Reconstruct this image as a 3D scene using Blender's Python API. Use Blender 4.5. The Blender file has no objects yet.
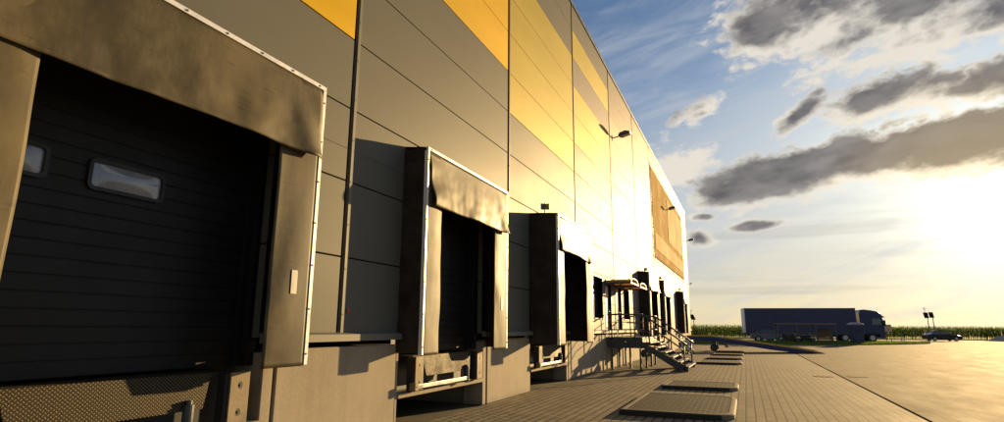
import bpy, bmesh, math, random
from mathutils import Vector, Matrix, noise
random.seed(7)
R = math.radians
scene = bpy.context.scene
COL = scene.collection

# ---------------------------------------------------------------- helpers
def link(o):
    COL.objects.link(o); return o

def tag(o, label=None, cat=None, group=None, kind=None):
    if label: o['label'] = label
    if cat: o['category'] = cat
    if group: o['group'] = group
    if kind: o['kind'] = kind
    return o

def thing(name, label, cat, loc=(0, 0, 0), rz=0.0, group=None):
    o = link(bpy.data.objects.new(name, None))
    o.location = loc; o.rotation_euler = (0, 0, rz); o.empty_display_size = .2
    return tag(o, label, cat, group)

class MB:
    def __init__(s):
        s.v = []; s.f = []; s.m = []
    def add(s, vs, fs, mi=0):
        n = len(s.v); s.v += [tuple(v) for v in vs]
        for f in fs:
            s.f.append(tuple(n + i for i in f)); s.m.append(mi)
        return s
    def box(s, x0, x1, y0, y1, z0, z1, mi=0):
        vs = [(x, y, z) for z in (z0, z1) for y in (y0, y1) for x in (x0, x1)]
        return s.add(vs, [(0, 2, 3, 1), (4, 5, 7, 6), (0, 1, 5, 4), (2, 6, 7, 3), (0, 4, 6, 2), (1, 3, 7, 5)], mi)
    def beam(s, p0, p1, w, h, mi=0, up=(0, 0, 1)):
        p0 = Vector(p0); p1 = Vector(p1); d = (p1 - p0).normalized(); u = Vector(up)
        if abs(d.dot(u)) > .97: u = Vector((0, 1, 0))
        a = d.cross(u).normalized() * w / 2; b = a.cross(d).normalized() * h / 2
        vs = [p + i * a + j * b for p in (p0, p1) for i, j in ((-1, -1), (1, -1), (1, 1), (-1, 1))]
        return s.add(vs, [(3, 2, 1, 0), (4, 5, 6, 7), (0, 1, 5, 4), (1, 2, 6, 5), (2, 3, 7, 6), (3, 0, 4, 7)], mi)
    def tube(s, p0, p1, r, n=8, mi=0, r1=None):
        p0 = Vector(p0); p1 = Vector(p1); d = (p1 - p0).normalized()
        u = Vector((0, 0, 1)) if abs(d.z) < .9 else Vector((0, 1, 0))
        a = d.cross(u).normalized(); b = a.cross(d).normalized()
        r1 = r if r1 is None else r1
        vs = []
        for p, q in ((p0, r), (p1, r1)):
            for i in range(n):
                t = 2 * math.pi * i / n
                vs.append(p + q * (math.cos(t) * a + math.sin(t) * b))
        fs = [(i, (i + 1) % n, n + (i + 1) % n, n + i) for i in range(n)]
        fs += [tuple(range(n))[::-1], tuple(range(n, 2 * n))]
        return s.add(vs, fs, mi)
    def path(s, pts, r, n=8, mi=0):
        for a, b in zip(pts[:-1], pts[1:]): s.tube(a, b, r, n, mi)
        return s
    def prism(s, pts, fn, a, b, mi=0):
        """pts: 2D polygon; fn(u, v, w) -> xyz ; extruded from w=a to w=b"""
        n = len(pts)
        vs = [fn(u, v, a) for u, v in pts] + [fn(u, v, b) for u, v in pts]
        fs = [tuple(range(n))[::-1], tuple(range(n, 2 * n))] + [(i, (i + 1) % n, n + (i + 1) % n, n + i) for i in range(n)]
        return s.add(vs, fs, mi)
    def grid(s, fn, nu, nv, mi=0):
        vs = [fn(i / nu, j / nv) for j in range(nv + 1) for i in range(nu + 1)]
        fs = [(j * (nu + 1) + i, j * (nu + 1) + i + 1, (j + 1) * (nu + 1) + i + 1, (j + 1) * (nu + 1) + i) for j in range(nv) for i in range(nu)]
        return s.add(vs, fs, mi)
    def build(s, name, mats, parent=None, bevel=0, smooth=False, solid=0, seg=2, fix=True):
        me = bpy.data.meshes.new(name)
        me.from_pydata(s.v, [], s.f)
        mats = mats if isinstance(mats, (list, tuple)) else [mats]
        for m in mats: me.materials.append(m)
        me.polygons.foreach_set('material_index', s.m)
        if fix:
            bm = bmesh.new(); bm.from_mesh(me)
            bmesh.ops.recalc_face_normals(bm, faces=bm.faces)
            bm.to_mesh(me); bm.free()
        if smooth:
            me.polygons.foreach_set('use_smooth', [True] * len(me.polygons))
        me.update()
        o = link(bpy.data.objects.new(name, me))
        if parent: o.parent = parent
        if bevel:
            m = o.modifiers.new('edge', 'BEVEL'); m.width = bevel; m.segments = seg; m.limit_method = 'ANGLE'; m.angle_limit = R(35)
        if solid:
            m = o.modifiers.new('thick', 'SOLIDIFY'); m.thickness = solid; m.offset = 0
        return o

def copy_tree(o, parent=None):
    c = o.copy(); link(c)
    if parent: c.parent = parent
    for ch in list(o.children): copy_tree(ch, c)
    return c

# ---------------------------------------------------------------- node helpers
class X:
    """scalar expression in a node tree"""
    def __init__(s, nt, sock): s.nt = nt; s.s = sock
    def op(s, o, *a, clamp=False):
        n = s.nt.nodes.new('ShaderNodeMath'); n.operation = o; n.use_clamp = clamp
        for i, q in enumerate((s,) + a):
            if isinstance(q, X): s.nt.links.new(q.s, n.inputs[i])
            else: n.inputs[i].default_value = q
        return X(s.nt, n.outputs[0])
    def __add__(s, o): return s.op('ADD', o)
    def __sub__(s, o): return s.op('SUBTRACT', o)
    def __mul__(s, o): return s.op('MULTIPLY', o)
    def __truediv__(s, o): return s.op('DIVIDE', o)
    def max(s, o): return s.op('MAXIMUM', o)
    def min(s, o): return s.op('MINIMUM', o)
    def pow(s, o): return s.op('POWER', o)
    def sm(s, a, b):
        n = s.nt.nodes.new('ShaderNodeMapRange'); n.interpolation_type = 'SMOOTHSTEP'
        s.nt.links.new(s.s, n.inputs[0])
        n.inputs[1].default_value = a; n.inputs[2].default_value = b; n.inputs[3].default_value = 0; n.inputs[4].default_value = 1
        return X(s.nt, n.outputs[0])

def mixc(nt, f, a, b, mode='MIX'):
    n = nt.nodes.new('ShaderNodeMix'); n.data_type = 'RGBA'; n.blend_type = mode
    for sock, v in ((n.inputs[0], f), (n.inputs[6], a), (n.inputs[7], b)):
        if isinstance(v, X): nt.links.new(v.s, sock)
        elif hasattr(v, 'is_output'): nt.links.new(v, sock)
        elif isinstance(v, (int, float)): sock.default_value = v
        else: sock.default_value = (*v, 1)
    return n.outputs[2]

def noise_tex(nt, vec, scale, detail=4, rough=.55, dist=0.0):
    n = nt.nodes.new('ShaderNodeTexNoise'); n.inputs['Scale'].default_value = scale
    n.inputs['Detail'].default_value = detail; n.inputs['Roughness'].default_value = rough; n.inputs['Distortion'].default_value = dist
    if vec is not None: nt.links.new(vec, n.inputs['Vector'])
    return X(nt, n.outputs[0])

def mapping(nt, vec, scale=(1, 1, 1), rot=(0, 0, 0), loc=(0, 0, 0)):
    n = nt.nodes.new('ShaderNodeMapping'); nt.links.new(vec, n.inputs[0])
    n.inputs[1].default_value = loc; n.inputs[2].default_value = rot; n.inputs[3].default_value = scale
    return n.outputs[0]

def new_mat(name):
    m = bpy.data.materials.new(name); m.use_nodes = True
    nt = m.node_tree; b = nt.nodes['Principled BSDF']
    return m, nt, b

def objco(nt):
    return nt.nodes.new('ShaderNodeTexCoord').outputs['Object']

def worldpos(nt):
    return nt.nodes.new('ShaderNodeNewGeometry').outputs['Position']

def bump(nt, b, h, strength=.3, dist=.01):
    n = nt.nodes.new('ShaderNodeBump'); n.inputs['Strength'].default_value = strength; n.inputs['Distance'].default_value = dist
    nt.links.new(h.s, n.inputs['Height']); nt.links.new(n.outputs[0], b.inputs['Normal']); return n

def mat(name, col, rough=.5, metal=0.0, var=.25, vscale=3.0, spec=.5, bmp=0.0, bscale=40, stretch=(1, 1, 1), rvar=.12, coat=0.0):
    """painted / plain surface with blotchy colour and roughness variation"""
    m, nt, b = new_mat(name)
    co = mapping(nt, worldpos(nt), stretch)
    n1 = noise_tex(nt, co, vscale, 6, .6)
    n2 = noise_tex(nt, co, vscale * 9, 3, .6)
    f = (n1 * .65 + n2 * .35).sm(.3, .7)
    lo = tuple(c * (1 - var) for c in col); hi = tuple(min(1, c * (1 + var)) for c in col)
    nt.links.new(mixc(nt, f, lo, hi), b.inputs['Base Color'])
    r = f * (rvar * 2) + (rough - rvar)
    nt.links.new(r.s, b.inputs['Roughness'])
    b.inputs['Metallic'].default_value = metal
    b.inputs['Specular IOR Level'].default_value = spec
    b.inputs['Coat Weight'].default_value = coat
    if bmp:
        bump(nt, b, noise_tex(nt, co, bscale, 4, .6), bmp, .01)
    return m

M = {}
M['steel'] = mat('galvanised_steel', (.34, .34, .34), .42, .75, .2, 4, bmp=.05)
M['dark_steel'] = mat('dark_steel', (.09, .095, .10), .45, .5, .25, 4)
M['stair_steel'] = mat('stair_steel', (.075, .08, .088), .5, .3, .25, 4)
M['alu'] = mat('pale_aluminium', (.80, .79, .77), .38, .25, .05, 3)
M['black'] = mat('black_plastic', (.018, .018, .02), .55, 0, .3, 5)
M['rubber'] = mat('black_rubber_and_shade', (.022, .021, .02), .75, 0, .4, 8, bmp=.2)
M['shelter_cloth'] = mat('black_shelter_fabric', (.042, .034, .026), .9, 0, .35, 3, spec=.08, bmp=.15, bscale=300)
M['anthracite'] = mat('anthracite_paint', (.017, .0165, .016), .55, .0, .2, 2, spec=.3)
M['glass'] = mat('window_glass', (.03, .04, .05), .06, 0, .1, 2, spec=.9, rvar=.02)
M['door_pane'] = mat('milky_acrylic', (.30, .32, .36), .06, 0, .2, 4, spec=1.0, rvar=.02)
M['white_leaf'] = mat('pale_door_paint', (.62, .60, .57), .4, 0, .06, 3)
M['white'] = mat('white_paint', (.78, .77, .74), .4, 0, .08, 4)
M['roof'] = mat('roof_membrane', (.3, .3, .3), .8, 0, .1, 1)
M['navy'] = mat('navy_tarpaulin', (.052, .055, .115), .5, 0, .15, .8, spec=.4)
M['truck_blue'] = mat('truck_blue_paint', (.035, .042, .105), .3, .2, .1, 1.2)
M['car_black'] = mat('black_car_paint', (.012, .012, .014), .16, .1, .2, 2, coat=.6, rvar=.03)
M['car_silver_shaded'] = mat('shaded_silver_paint', (.15, .16, .18), .35, .3, .06, 2, coat=.4, rvar=.04)  # silver darkened in the colour to stand for the lorry's shadow
M['tyre'] = mat('tyre_rubber', (.018, .018, .018), .8, 0, .3, 9)
M['rim'] = mat('wheel_rim', (.5, .5, .5), .35, .8, .1, 6)
M['ramp_blue'] = mat('ramp_blue_paint', (.03, .04, .17), .45, .1, .2, 2)
M['yellow'] = mat('yellow_paint', (.62, .42, .03), .45, 0, .15, 5)
M['plate_yellow'] = mat('amber_plate', (.55, .38, .08), .4, 0, .1, 5)
M['bin_blue'] = mat('blue_plastic', (.032, .048, .105), .45, 0, .12, 3)
M['bin_lid'] = mat('pale_plastic', (.32, .34, .38), .4, 0, .08, 3)
M['solar'] = mat('solar_glass', (.015, .02, .04), .15, .1, .2, 10, rvar=.03)
M['wood'] = mat('brown_boards', (.16, .095, .05), .7, 0, .3, 4, stretch=(1, 1, 6))
M['red'] = mat('red_sticker', (.55, .05, .03), .5, 0, .1, 5)
M['sticker'] = mat('pale_sticker', (.62, .58, .48), .5, 0, .1, 9)
M['lens'] = mat('lamp_glass', (.6, .6, .58), .1, 0, .05, 4)
M['beige'] = mat('beige_board', (.55, .47, .30), .6, 0, .15, 3)
M['gravel'] = mat('pale_gravel', (.50, .38, .30), .9, 0, .3, 8, bmp=.5, bscale=30)
M['iron'] = mat('cast_iron', (.045, .04, .034), .85, .1, .3, 12, spec=.08, bmp=.3)
M['chrome'] = mat('bright_metal', (.75, .73, .7), .25, .9, .05, 4)
M['bark_dummy'] = M['wood']
M['cab_window'] = mat('cab_glass', (.10, .16, .15), .08, 0, .1, 2, spec=.8, rvar=.02)  # greenish cab glass

def clad_mat(name, col, metal=.07, rough=.56):
    m, nt, b = new_mat(name)
    p = worldpos(nt)
    big = noise_tex(nt, mapping(nt, p, (1, .35, 1.2)), .8, 5, .6)
    streak = noise_tex(nt, mapping(nt, p, (1, 2, .35)), .9, 4, .5)
    f = (big * .75 + streak * .25).sm(.3, .7)
    nt.links.new(mixc(nt, f, tuple(c * .95 for c in col), tuple(c * 1.04 for c in col)), b.inputs['Base Color'])
    nt.links.new((f * .05 + (rough - .025)).s, b.inputs['Roughness'])
    b.inputs['Metallic'].default_value = metal
    b.inputs['Specular IOR Level'].default_value = .10
    # oil-canning of thin steel skins plus the fine micro-ribs rolled into them
    h = noise_tex(nt, mapping(nt, p, (1, .55, 1.0)), .9, 2, .4)
    sep = nt.nodes.new('ShaderNodeSeparateXYZ'); nt.links.new(p, sep.inputs[0])
    rib = (X(nt, sep.outputs[2]) * (2 * math.pi / .03)).op('SINE')
    bump(nt, b, h + rib * .006, .22, .03)
    return m
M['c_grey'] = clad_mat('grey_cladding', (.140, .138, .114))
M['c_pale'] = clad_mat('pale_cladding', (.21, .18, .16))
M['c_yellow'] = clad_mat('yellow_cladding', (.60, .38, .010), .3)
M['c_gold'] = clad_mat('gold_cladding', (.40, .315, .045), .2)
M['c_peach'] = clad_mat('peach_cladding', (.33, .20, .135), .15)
M['c_trim'] = clad_mat('trim_sheet', (.20, .19, .16), .2)
M['c_gap'] = mat('joint_gasket', (.010, .010, .010), .9, spec=0.0)

# curtain: dusty black PVC with scrapes
def curtain_mat(name, edge_y=None):
    m, nt, b = new_mat(name)
    p = worldpos(nt)
    dust = noise_tex(nt, mapping(nt, p, (1, 1.1, .6)), 1.0, 4, .5)
    fine = noise_tex(nt, mapping(nt, p, (3, 6, 3)), 3.0, 5, .6)
    scuff = noise_tex(nt, mapping(nt, p, (2, 2.2, 22)), 1.1, 4, .6)
    patch = noise_tex(nt, mapping(nt, p, (1, 1, 1), loc=(3, 5, 1)), 1.5, 3, .5)
    f = (dust * .78 + fine * .22).sm(.32, .68)
    c = mixc(nt, f, (.058, .049, .030), (.150, .122, .066))
    blotch = noise_tex(nt, mapping(nt, p, (1, .9, 1.1), loc=(9, 2, 4)), .85, 3, .45).sm(.48, .66)  # large random dark blotches
    c = mixc(nt, blotch * .62, c, (.018, .0155, .012))
    sc = scuff.sm(.54, .72) * patch.sm(.45, .60)
    c = mixc(nt, sc * .5, c, (.022, .019, .015))
    nt.links.new(c, b.inputs['Base Color'])
    nt.links.new((f * .16 + .44).s, b.inputs['Roughness'])
    b.inputs['Specular IOR Level'].default_value = .15
    bump(nt, b, fine * .15 + dust * .85, .10, .03)
    return m
M['curtain'] = curtain_mat('dusty_curtain')

# concrete plinth
def concrete_mat(name, col):
    m, nt, b = new_mat(name)
    p = worldpos(nt)
    n1 = noise_tex(nt, p, .9, 8, .62); n2 = noise_tex(nt, p, 22, 5, .7)
    run = noise_tex(nt, mapping(nt, p, (4, 4, .35)), 1.5, 5, .6)
    f = (n1 * .45 + n2 * .25 + run * .3).sm(.32, .68)
    c = mixc(nt, f, tuple(q * .78 for q in col), tuple(q * 1.12 for q in col))
    sep = nt.nodes.new('ShaderNodeSeparateXYZ'); nt.links.new(p, sep.inputs[0])
    splash = (X(nt, sep.outputs[2]) + n1 * .25).sm(.30, .10)   # splash-dirt line just above the paving
    c = mixc(nt, splash * .45, c, tuple(q * .42 for q in col))
    pits = noise_tex(nt, p, 60, 2, .5).sm(.67, .74)
    c = mixc(nt, pits * .5, c, tuple(q * .4 for q in col))
    nt.links.new(c, b.inputs['Base Color'])
    b.inputs['Roughness'].default_value = .82
    b.inputs['Specular IOR Level'].default_value = .3
    bump(nt, b, n2 * .6 + n1 * .4 - pits * .4, .35, .012)
    return m
M['concrete'] = concrete_mat('cast_concrete', (.35, .295, .215))
M['kerb'] = concrete_mat('kerb_concrete', (.26, .22, .155))

# block paving : rows run along world Y
def paving_mat(name, col, bw, rh, mortar, mcol, rough=.55, bstr=.5, wear=.35, spec=.4, offset=.5):
    m, nt, b = new_mat(name)
    p = worldpos(nt)
    sep = nt.nodes.new('ShaderNodeSeparateXYZ'); nt.links.new(p, sep.inputs[0])
    wob = noise_tex(nt, p, .7, 2, .5)
    com = nt.nodes.new('ShaderNodeCombineXYZ')
    nt.links.new((X(nt, sep.outputs[1]) + wob * .008).s, com.inputs[0]); nt.links.new((X(nt, sep.outputs[0]) + wob * .008).s, com.inputs[1])
    br = nt.nodes.new('ShaderNodeTexBrick'); nt.links.new(com.outputs[0], br.inputs['Vector'])
    br.offset = offset; br.offset_frequency = 2; br.squash = 1
    br.inputs['Scale'].default_value = 1; br.inputs['Brick Width'].default_value = bw; br.inputs['Row Height'].default_value = rh
    br.inputs['Mortar Size'].default_value = mortar; br.inputs['Mortar Smooth'].default_value = .35; br.inputs['Bias'].default_value = 0
    br.inputs['Color1'].default_value = (*[c * .80 for c in col], 1); br.inputs['Color2'].default_value = (*[c * 1.15 for c in col], 1)
    br.inputs['Mortar'].default_value = (*mcol, 1)
    big = noise_tex(nt, p, .22, 7, .62); mid = noise_tex(nt, mapping(nt, p, (1.6, .5, 1)), .9, 6, .6); fine = noise_tex(nt, p, 38, 3, .7)
    f = (big * .45 + mid * .4 + fine * .15).sm(.36, .66)
    c = mixc(nt, f, br.outputs['Color'], mixc(nt, 1.0, br.outputs['Color'], (1 - wear, 1 - wear, 1 - wear), 'MULTIPLY'))
    tyre = noise_tex(nt, mapping(nt, p, (1.9, .055, 1), (0, 0, .05)), 1.0, 5, .6, .4).sm(.53, .70) * noise_tex(nt, p, .11, 3, .5).sm(.42, .60)
    c = mixc(nt, tyre * .45, c, tuple(q * .38 for q in col))
    oil = noise_tex(nt, p, .55, 4, .55, .6).sm(.66, .76)
    c = mixc(nt, oil * .5, c, tuple(q * .3 for q in col))
    nt.links.new(c, b.inputs['Base Color'])
    nt.links.new((mid * .25 + (rough - .12)).s, b.inputs['Roughness'])
    b.inputs['Specular IOR Level'].default_value = spec
    h = X(nt, br.outputs['Fac']) * -1.0 + fine * .25
    bump(nt, b, h, bstr, .012)
    return m
M['pavers'] = paving_mat('block_paving', (.36, .302, .198), .22, .165, .017, (.045, .036, .023), spec=.12, rough=.8, bstr=.22)
M['pavers_yard'] = paving_mat('yard_paving', (.31, .255, .165), .20, .14, .012, (.085, .066, .042), rough=.84, bstr=.18, wear=.28, spec=.04)
M['pavers_dark'] = paving_mat('island_paving', (.058, .049, .035), .10, .10, .006, (.044, .038, .028), rough=.75, spec=.12)
M['asphalt'] = mat('asphalt', (.07, .068, .065), .7, 0, .25, .6, bmp=.3, bscale=90)
M['soil'] = mat('field_soil', (.10, .085, .045), .9, 0, .4, .3, bmp=.4, bscale=6)

def leaf_mat(name, a, b_, trans=.35):
    m, nt, b = new_mat(name)
    p = worldpos(nt)
    f = noise_tex(nt, p, 1.7, 5, .7).sm(.3, .7)
    c = mixc(nt, f, a, b_)
    nt.links.new(c, b.inputs['Base Color']); b.inputs['Roughness'].default_value = .6; b.inputs['Specular IOR Level'].default_value = .25
    tr = nt.nodes.new('ShaderNodeBsdfTranslucent'); nt.links.new(c, tr.inputs[0])
    mx = nt.nodes.new('ShaderNodeMixShader'); mx.inputs[0].default_value = trans
    out = nt.nodes['Material Output']
    nt.links.new(b.outputs[0], mx.inputs[1]); nt.links.new(tr.outputs[0], mx.inputs[2]); nt.links.new(mx.outputs[0], out.inputs[0])
    return m
M['corn'] = leaf_mat('corn_leaf', (.12, .195, .02), (.20, .285, .045), .6)
M['tassel'] = leaf_mat('corn_tassel', (.17, .18, .04), (.24, .24, .06))
M['polycarb'] = leaf_mat('amber_polycarbonate', (.60, .36, .08), (.72, .50, .16), .6)
M['turf'] = mat('turf', (.11, .18, .025), .9, 0, .35, 2, spec=.1)
M['grass'] = leaf_mat('grass_blade', (.09, .16, .015), (.18, .25, .04), .5)

# tread plate (raised lozenges)
def tread_mat():
    m, nt, b = new_mat('tread_plate')
    p = worldpos(nt)
    sep = nt.nodes.new('ShaderNodeSeparateXYZ'); nt.links.new(p, sep.inputs[0])
    y = X(nt, sep.outputs[1]); z = X(nt, sep.outputs[2]); x = X(nt, sep.outputs[0])
    z = z - x
    pt = .038
    u = (y + z) / pt; v = (y - z) / pt
    fu = u.op('FRACT') - .5; fv = v.op('FRACT') - .5
    par = (u.op('FLOOR') + v.op('FLOOR')).op('PINGPONG', 1.0)
    a = fu * (par * -1 + 1) + fv * par
    c = fv * (par * -1 + 1) + fu * par
    e = ((a / .44).pow(2.0) + (c / .15).pow(2.0))
    h = e.sm(1.0, .35)
    n1 = noise_tex(nt, p, 3, 6, .6); n2 = noise_tex(nt, p, 30, 4, .6)
    f = (n1 * .6 + n2 * .4).sm(.35, .65)
    base = mixc(nt, f, (.020, .016, .010), (.045, .035, .021))
    nt.links.new(mixc(nt, h * .75, base, (.36, .29, .17)), b.inputs['Base Color'])
    b.inputs['Metallic'].default_value = .25
    b.inputs['Specular IOR Level'].default_value = .15
    nt.links.new((f * .2 + .55).s, b.inputs['Roughness'])
    bump(nt, b, h + n2 * .08, .8, .006)
    return m
M['tread'] = tread_mat()
M['worn_steel'] = mat('worn_dirty_steel', (.24, .19, .115), .7, .1, .45, 5, bmp=.25, bscale=30, rvar=.15)

# ---------------------------------------------------------------- camera
S = 1.08
F_, PT, YW, RL = 567.21, .2017, .4002, -.0066
CAM = Vector((4.6924 * S, 0, 1.4483 * S))
fw = Vector((-math.sin(YW) * math.cos(PT), math.cos(YW) * math.cos(PT), math.sin(PT)))
rt = Vector((math.cos(YW), math.sin(YW), 0))
up = rt.cross(fw)
c_, s_ = math.cos(RL), math.sin(RL)
rt2 = c_ * rt - s_ * up; up2 = s_ * rt + c_ * up
cd = bpy.data.cameras.new('camera'); cam = link(bpy.data.objects.new('camera', cd))
cam.matrix_world = Matrix(((rt2.x, up2.x, -fw.x, CAM.x), (rt2.y, up2.y, -fw.y, CAM.y), (rt2.z, up2.z, -fw.z, CAM.z), (0, 0, 0, 1)))
cd.sensor_width = 36; cd.lens = F_ / 1004 * 36; cd.clip_start = .05; cd.clip_end = 8000
scene.camera = cam
HZ = Vector((-math.sin(YW), math.cos(YW), 0))      # horizontal viewing direction
def far(depth, lat, z=0.0):
    """a spot on the far side of the yard: depth along the view, lat metres to the right of it"""
    q = Vector((CAM.x, CAM.y, 0)) + HZ * depth + rt * lat
    return Vector((q.x, q.y, z))

# ---------------------------------------------------------------- light
SUN_AZ, SUN_EL = 18.7, 8.6
sd = Vector((math.sin(R(SUN_AZ)) * math.cos(R(SUN_EL)), math.cos(R(SUN_AZ)) * math.cos(R(SUN_EL)), math.sin(R(SUN_EL))))
L = bpy.data.lights.new('sun', 'SUN'); L.energy = 5.0; L.angle = R(.55); L.color = (1.0, .675, .30)
lo = link(bpy.data.objects.new('sun', L)); lo.rotation_euler = sd.to_track_quat('Z', 'Y').to_euler()

w = bpy.data.worlds.new('World'); scene.world = w; w.use_nodes = True
nt = w.node_tree
bg = nt.nodes['Background']; bg.inputs['Strength'].default_value = .05
sky = nt.nodes.new('ShaderNodeTexSky'); sky.sky_type = 'NISHITA'; sky.sun_disc = False
sky.sun_elevation = R(SUN_EL); sky.sun_rotation = R(SUN_AZ); sky.altitude = 100; sky.air_density = 1.0; sky.dust_density = 1.2; sky.ozone_density = 1.5
tc = nt.nodes.new('ShaderNodeTexCoord').outputs['Generated']
nrm = nt.nodes.new('ShaderNodeVectorMath'); nrm.operation = 'NORMALIZE'; nt.links.new(tc, nrm.inputs[0])
sp = nt.nodes.new('ShaderNodeSeparateXYZ'); nt.links.new(nrm.outputs[0], sp.inputs[0])
dx, dy, dz = (X(nt, sp.outputs[i]) for i in range(3))
az = dx.op('ARCTAN2', dy) * (180 / math.pi)
el = dz.op('ARCSINE') * (180 / math.pi)
# angle to the sun
dot = dx * sd.x + dy * sd.y + dz * sd.z
ang = dot.min(1.0).op('ARCCOSINE') * (180 / math.pi)
def cvec(sx, sy, shear=0.0, off=0.0):
    c = nt.nodes.new('ShaderNodeCombineXYZ')
    nt.links.new((az * sx).s, c.inputs[0]); nt.links.new(((el + az * shear) * sy).s, c.inputs[1]); c.inputs[2].default_value = off
    return c.outputs[0]
n_big = noise_tex(nt, cvec(.20, .34, -.10, 1.7), 1.0, 8, .50, .15)
n_fine = noise_tex(nt, cvec(.46, .80, -.10, 4.2), 1.0, 5, .52, .1)
puff = ((n_fine * 2.0 - 1.0).op('ABSOLUTE')) * 1.5
n_edge = n_big * .72 + puff * .30 - .45
CL = [  # az, el, half-width, half-height, tilt, amount, how far the grey part rides up : where the cloud banks hang
    (4.5, 13.8, 10.0, 2.7, 0.11, 1.35, .10), (17.0, 14.8, 11.0, 2.7, .0, 1.35, .12), (-.8, 12.5, 4.6, 1.8, .10, 1.2, .08), (10.5, 14.4, 6.0, 2.4, .05, 1.3, .1),
    (13.0, 19.2, 6.0, 1.9, .08, .85, .2), (20.5, 18.6, 6.0, 2.2, .0, .85, .2), (6.4, 19.0, 2.9, 1.15, .55, .9, .1),
    (9.0, 27.0, 8.5, 4.2, -.06, .95, .45), (16.5, 25.0, 8.0, 4.2, -.22, .98, .40), (21.5, 22.9, 6.0, 2.8, -.1, .85, .35), (3.4, 25.8, 3.6, 2.4, .2, .9, .5),
    (2.0, 9.35, 2.6, .60, .04, .85, 0), (-3.6, 8.5, 1.4, .95, 0, .85, 0), (-2.9, 10.5, 1.1, .45, 0, .8, 0),
    (-5.5, 15.2, 4.2, 2.9, .1, .62, 2.5), (-3.0, 20.5, 2.0, .8, .3, .45, 2.5), (11, 22.3, 4.5, 1.0, .05, .5, 2.0),
    (30, 20, 9, 4, .1, .9, .2), (40, 14, 10, 2.5, 0, .8, .2), (-60, 24, 22, 4, .1, .5, .2), (90, 30, 30, 7, 0, .7, .2), (160, 28, 40, 8, 0, .6, .2), (-140, 26, 40, 6, 0, .55, .2)]
tot = None; tot2 = None
for a0, e0, ra, re, tl, am, lift in CL:
    da = (az - a0) / ra; de = (el - e0 - (az - a0) * tl) / re
    v_ = ((da * da + de * de).op('SQRT') * -1.0 + 1.0) * am
    tot = v_ if tot is None else tot.op('SMOOTH_MAX', v_, .25)
    de2 = de - lift                                   # the thick grey part rides above the sunlit underside
    v_ = ((da * da + de2 * de2).op('SQRT') * -1.0 + 1.0) * am
    tot2 = v_ if tot2 is None else tot2.op('SMOOTH_MAX', v_, .25)
dens = tot * 1.5 + n_edge * 3.7 + .12
alpha = dens.sm(-.26, .52)
lump = noise_tex(nt, cvec(.30, .62, -.1, 9.0), 1.0, 4, .45, .1)
core = (tot2 * 1.6 + (n_big - .5) * 2.4 + (puff - .3) * .55 + .06 + (lump - .5) * 1.4).sm(.05, 1.05)
near = ang.sm(16.0, 2.0)
SKYK = 1.0
wisp = noise_tex(nt, cvec(.05, .22, -.25, 7.7), 1.6, 8, .62, .8)
wisp2 = noise_tex(nt, cvec(.10, .42, -.12, 2.7), 1.0, 9, .6, .5)
cirrus = (wisp * .6 + wisp2 * .4).sm(.38, .76)
# base: physical sky
c = sky.outputs[0]
c = mixc(nt, 1.0, c, (.70, .95, 1.30), 'MULTIPLY')
lowveil = el.sm(27.0, 5.0)                      # thin veil of high cloud thickening to the horizon
veilcol = mixc(nt, el.sm(0.0, 9.0), (8.3, 6.9, 4.5), (7.3, 7.0, 6.5))
c = mixc(nt, (lowveil * .88) * (ang.sm(55, 14)), c, veilcol)
c = mixc(nt, cirrus * .75 * el.sm(45, 20), c, (6.2, 6.5, 7.0))
strat = noise_tex(nt, cvec(.035, .75, .02, 12.0), 1.0, 6, .55, .3).sm(.48, .68) * el.sm(12.0, 8.0) * el.sm(.5, 3.0)
c = mixc(nt, strat * .35, c, (5.0, 4.6, 4.1))
# aureole of the low sun behind thin cloud
g1 = ((ang / 4.0) * (ang / 4.0) * -1.0).op('EXPONENT') * 7.0
g2 = ((ang / 8.0) * -1.0).op('EXPONENT') * 3.6
gl = nt.nodes.new('ShaderNodeVectorMath'); gl.operation = 'SCALE'; gl.inputs[0].default_value = (1.0, .91, .72)
nt.links.new((g1 + g2).s, gl.inputs['Scale'])
ad = nt.nodes.new('ShaderNodeMix'); ad.data_type = 'RGBA'; ad.blend_type = 'ADD'; ad.inputs[0].default_value = 1.0
nt.links.new(c, ad.inputs[6]); nt.links.new(gl.outputs[0], ad.inputs[7]); c = ad.outputs[2]
# clouds : bright thin rims, grey thick bodies, browner towards the sun
rim = mixc(nt, near, (9.4, 8.7, 7.6), (15.0, 12.6, 8.6))
body = mixc(nt, lump.sm(.25, .75), (1.3, 1.2, 1.3), (3.3, 3.05, 2.9))
body = mixc(nt, ang.sm(14.0, 3.0), body, (4.6, 3.5, 2.1))
cc = mixc(nt, core, rim, body)
c = mixc(nt, alpha * .96, c, cc)
nt.links.new(c, bg.inputs['Color'])

scene.view_settings.view_transform = 'Standard'; scene.view_settings.look = 'None'
scene.view_settings.exposure = .80; scene.view_settings.gamma = 1.0
scene.view_settings.use_curve_mapping = False
scene.render.engine = 'CYCLES'
scene.cycles.use_denoising = True
scene.cycles.max_bounces = 6; scene.cycles.diffuse_bounces = 3; scene.cycles.glossy_bounces = 3
scene.cycles.sample_clamp_indirect = 6.0

# ---------------------------------------------------------------- ground sheets
def sheet(name, pts, z, m):
    o = MB().add([(x, y, z) for x, y in pts], [tuple(range(len(pts)))]).build(name, m, fix=False)
    return tag(o, kind='structure')
sheet('ground', [(-3000, -3000), (3000, -3000), (3000, 3000), (-3000, 3000)], -.012, M['soil'])
DRX = 7.92
yA = far(64, -34); yB = far(64, 4.5); 
sheet('paved_yard', [(0.02, -14), (DRX - .031, -14), (DRX - .031, 58.9), (0.02, 62.2)], -.004, M['pavers'])
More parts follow.
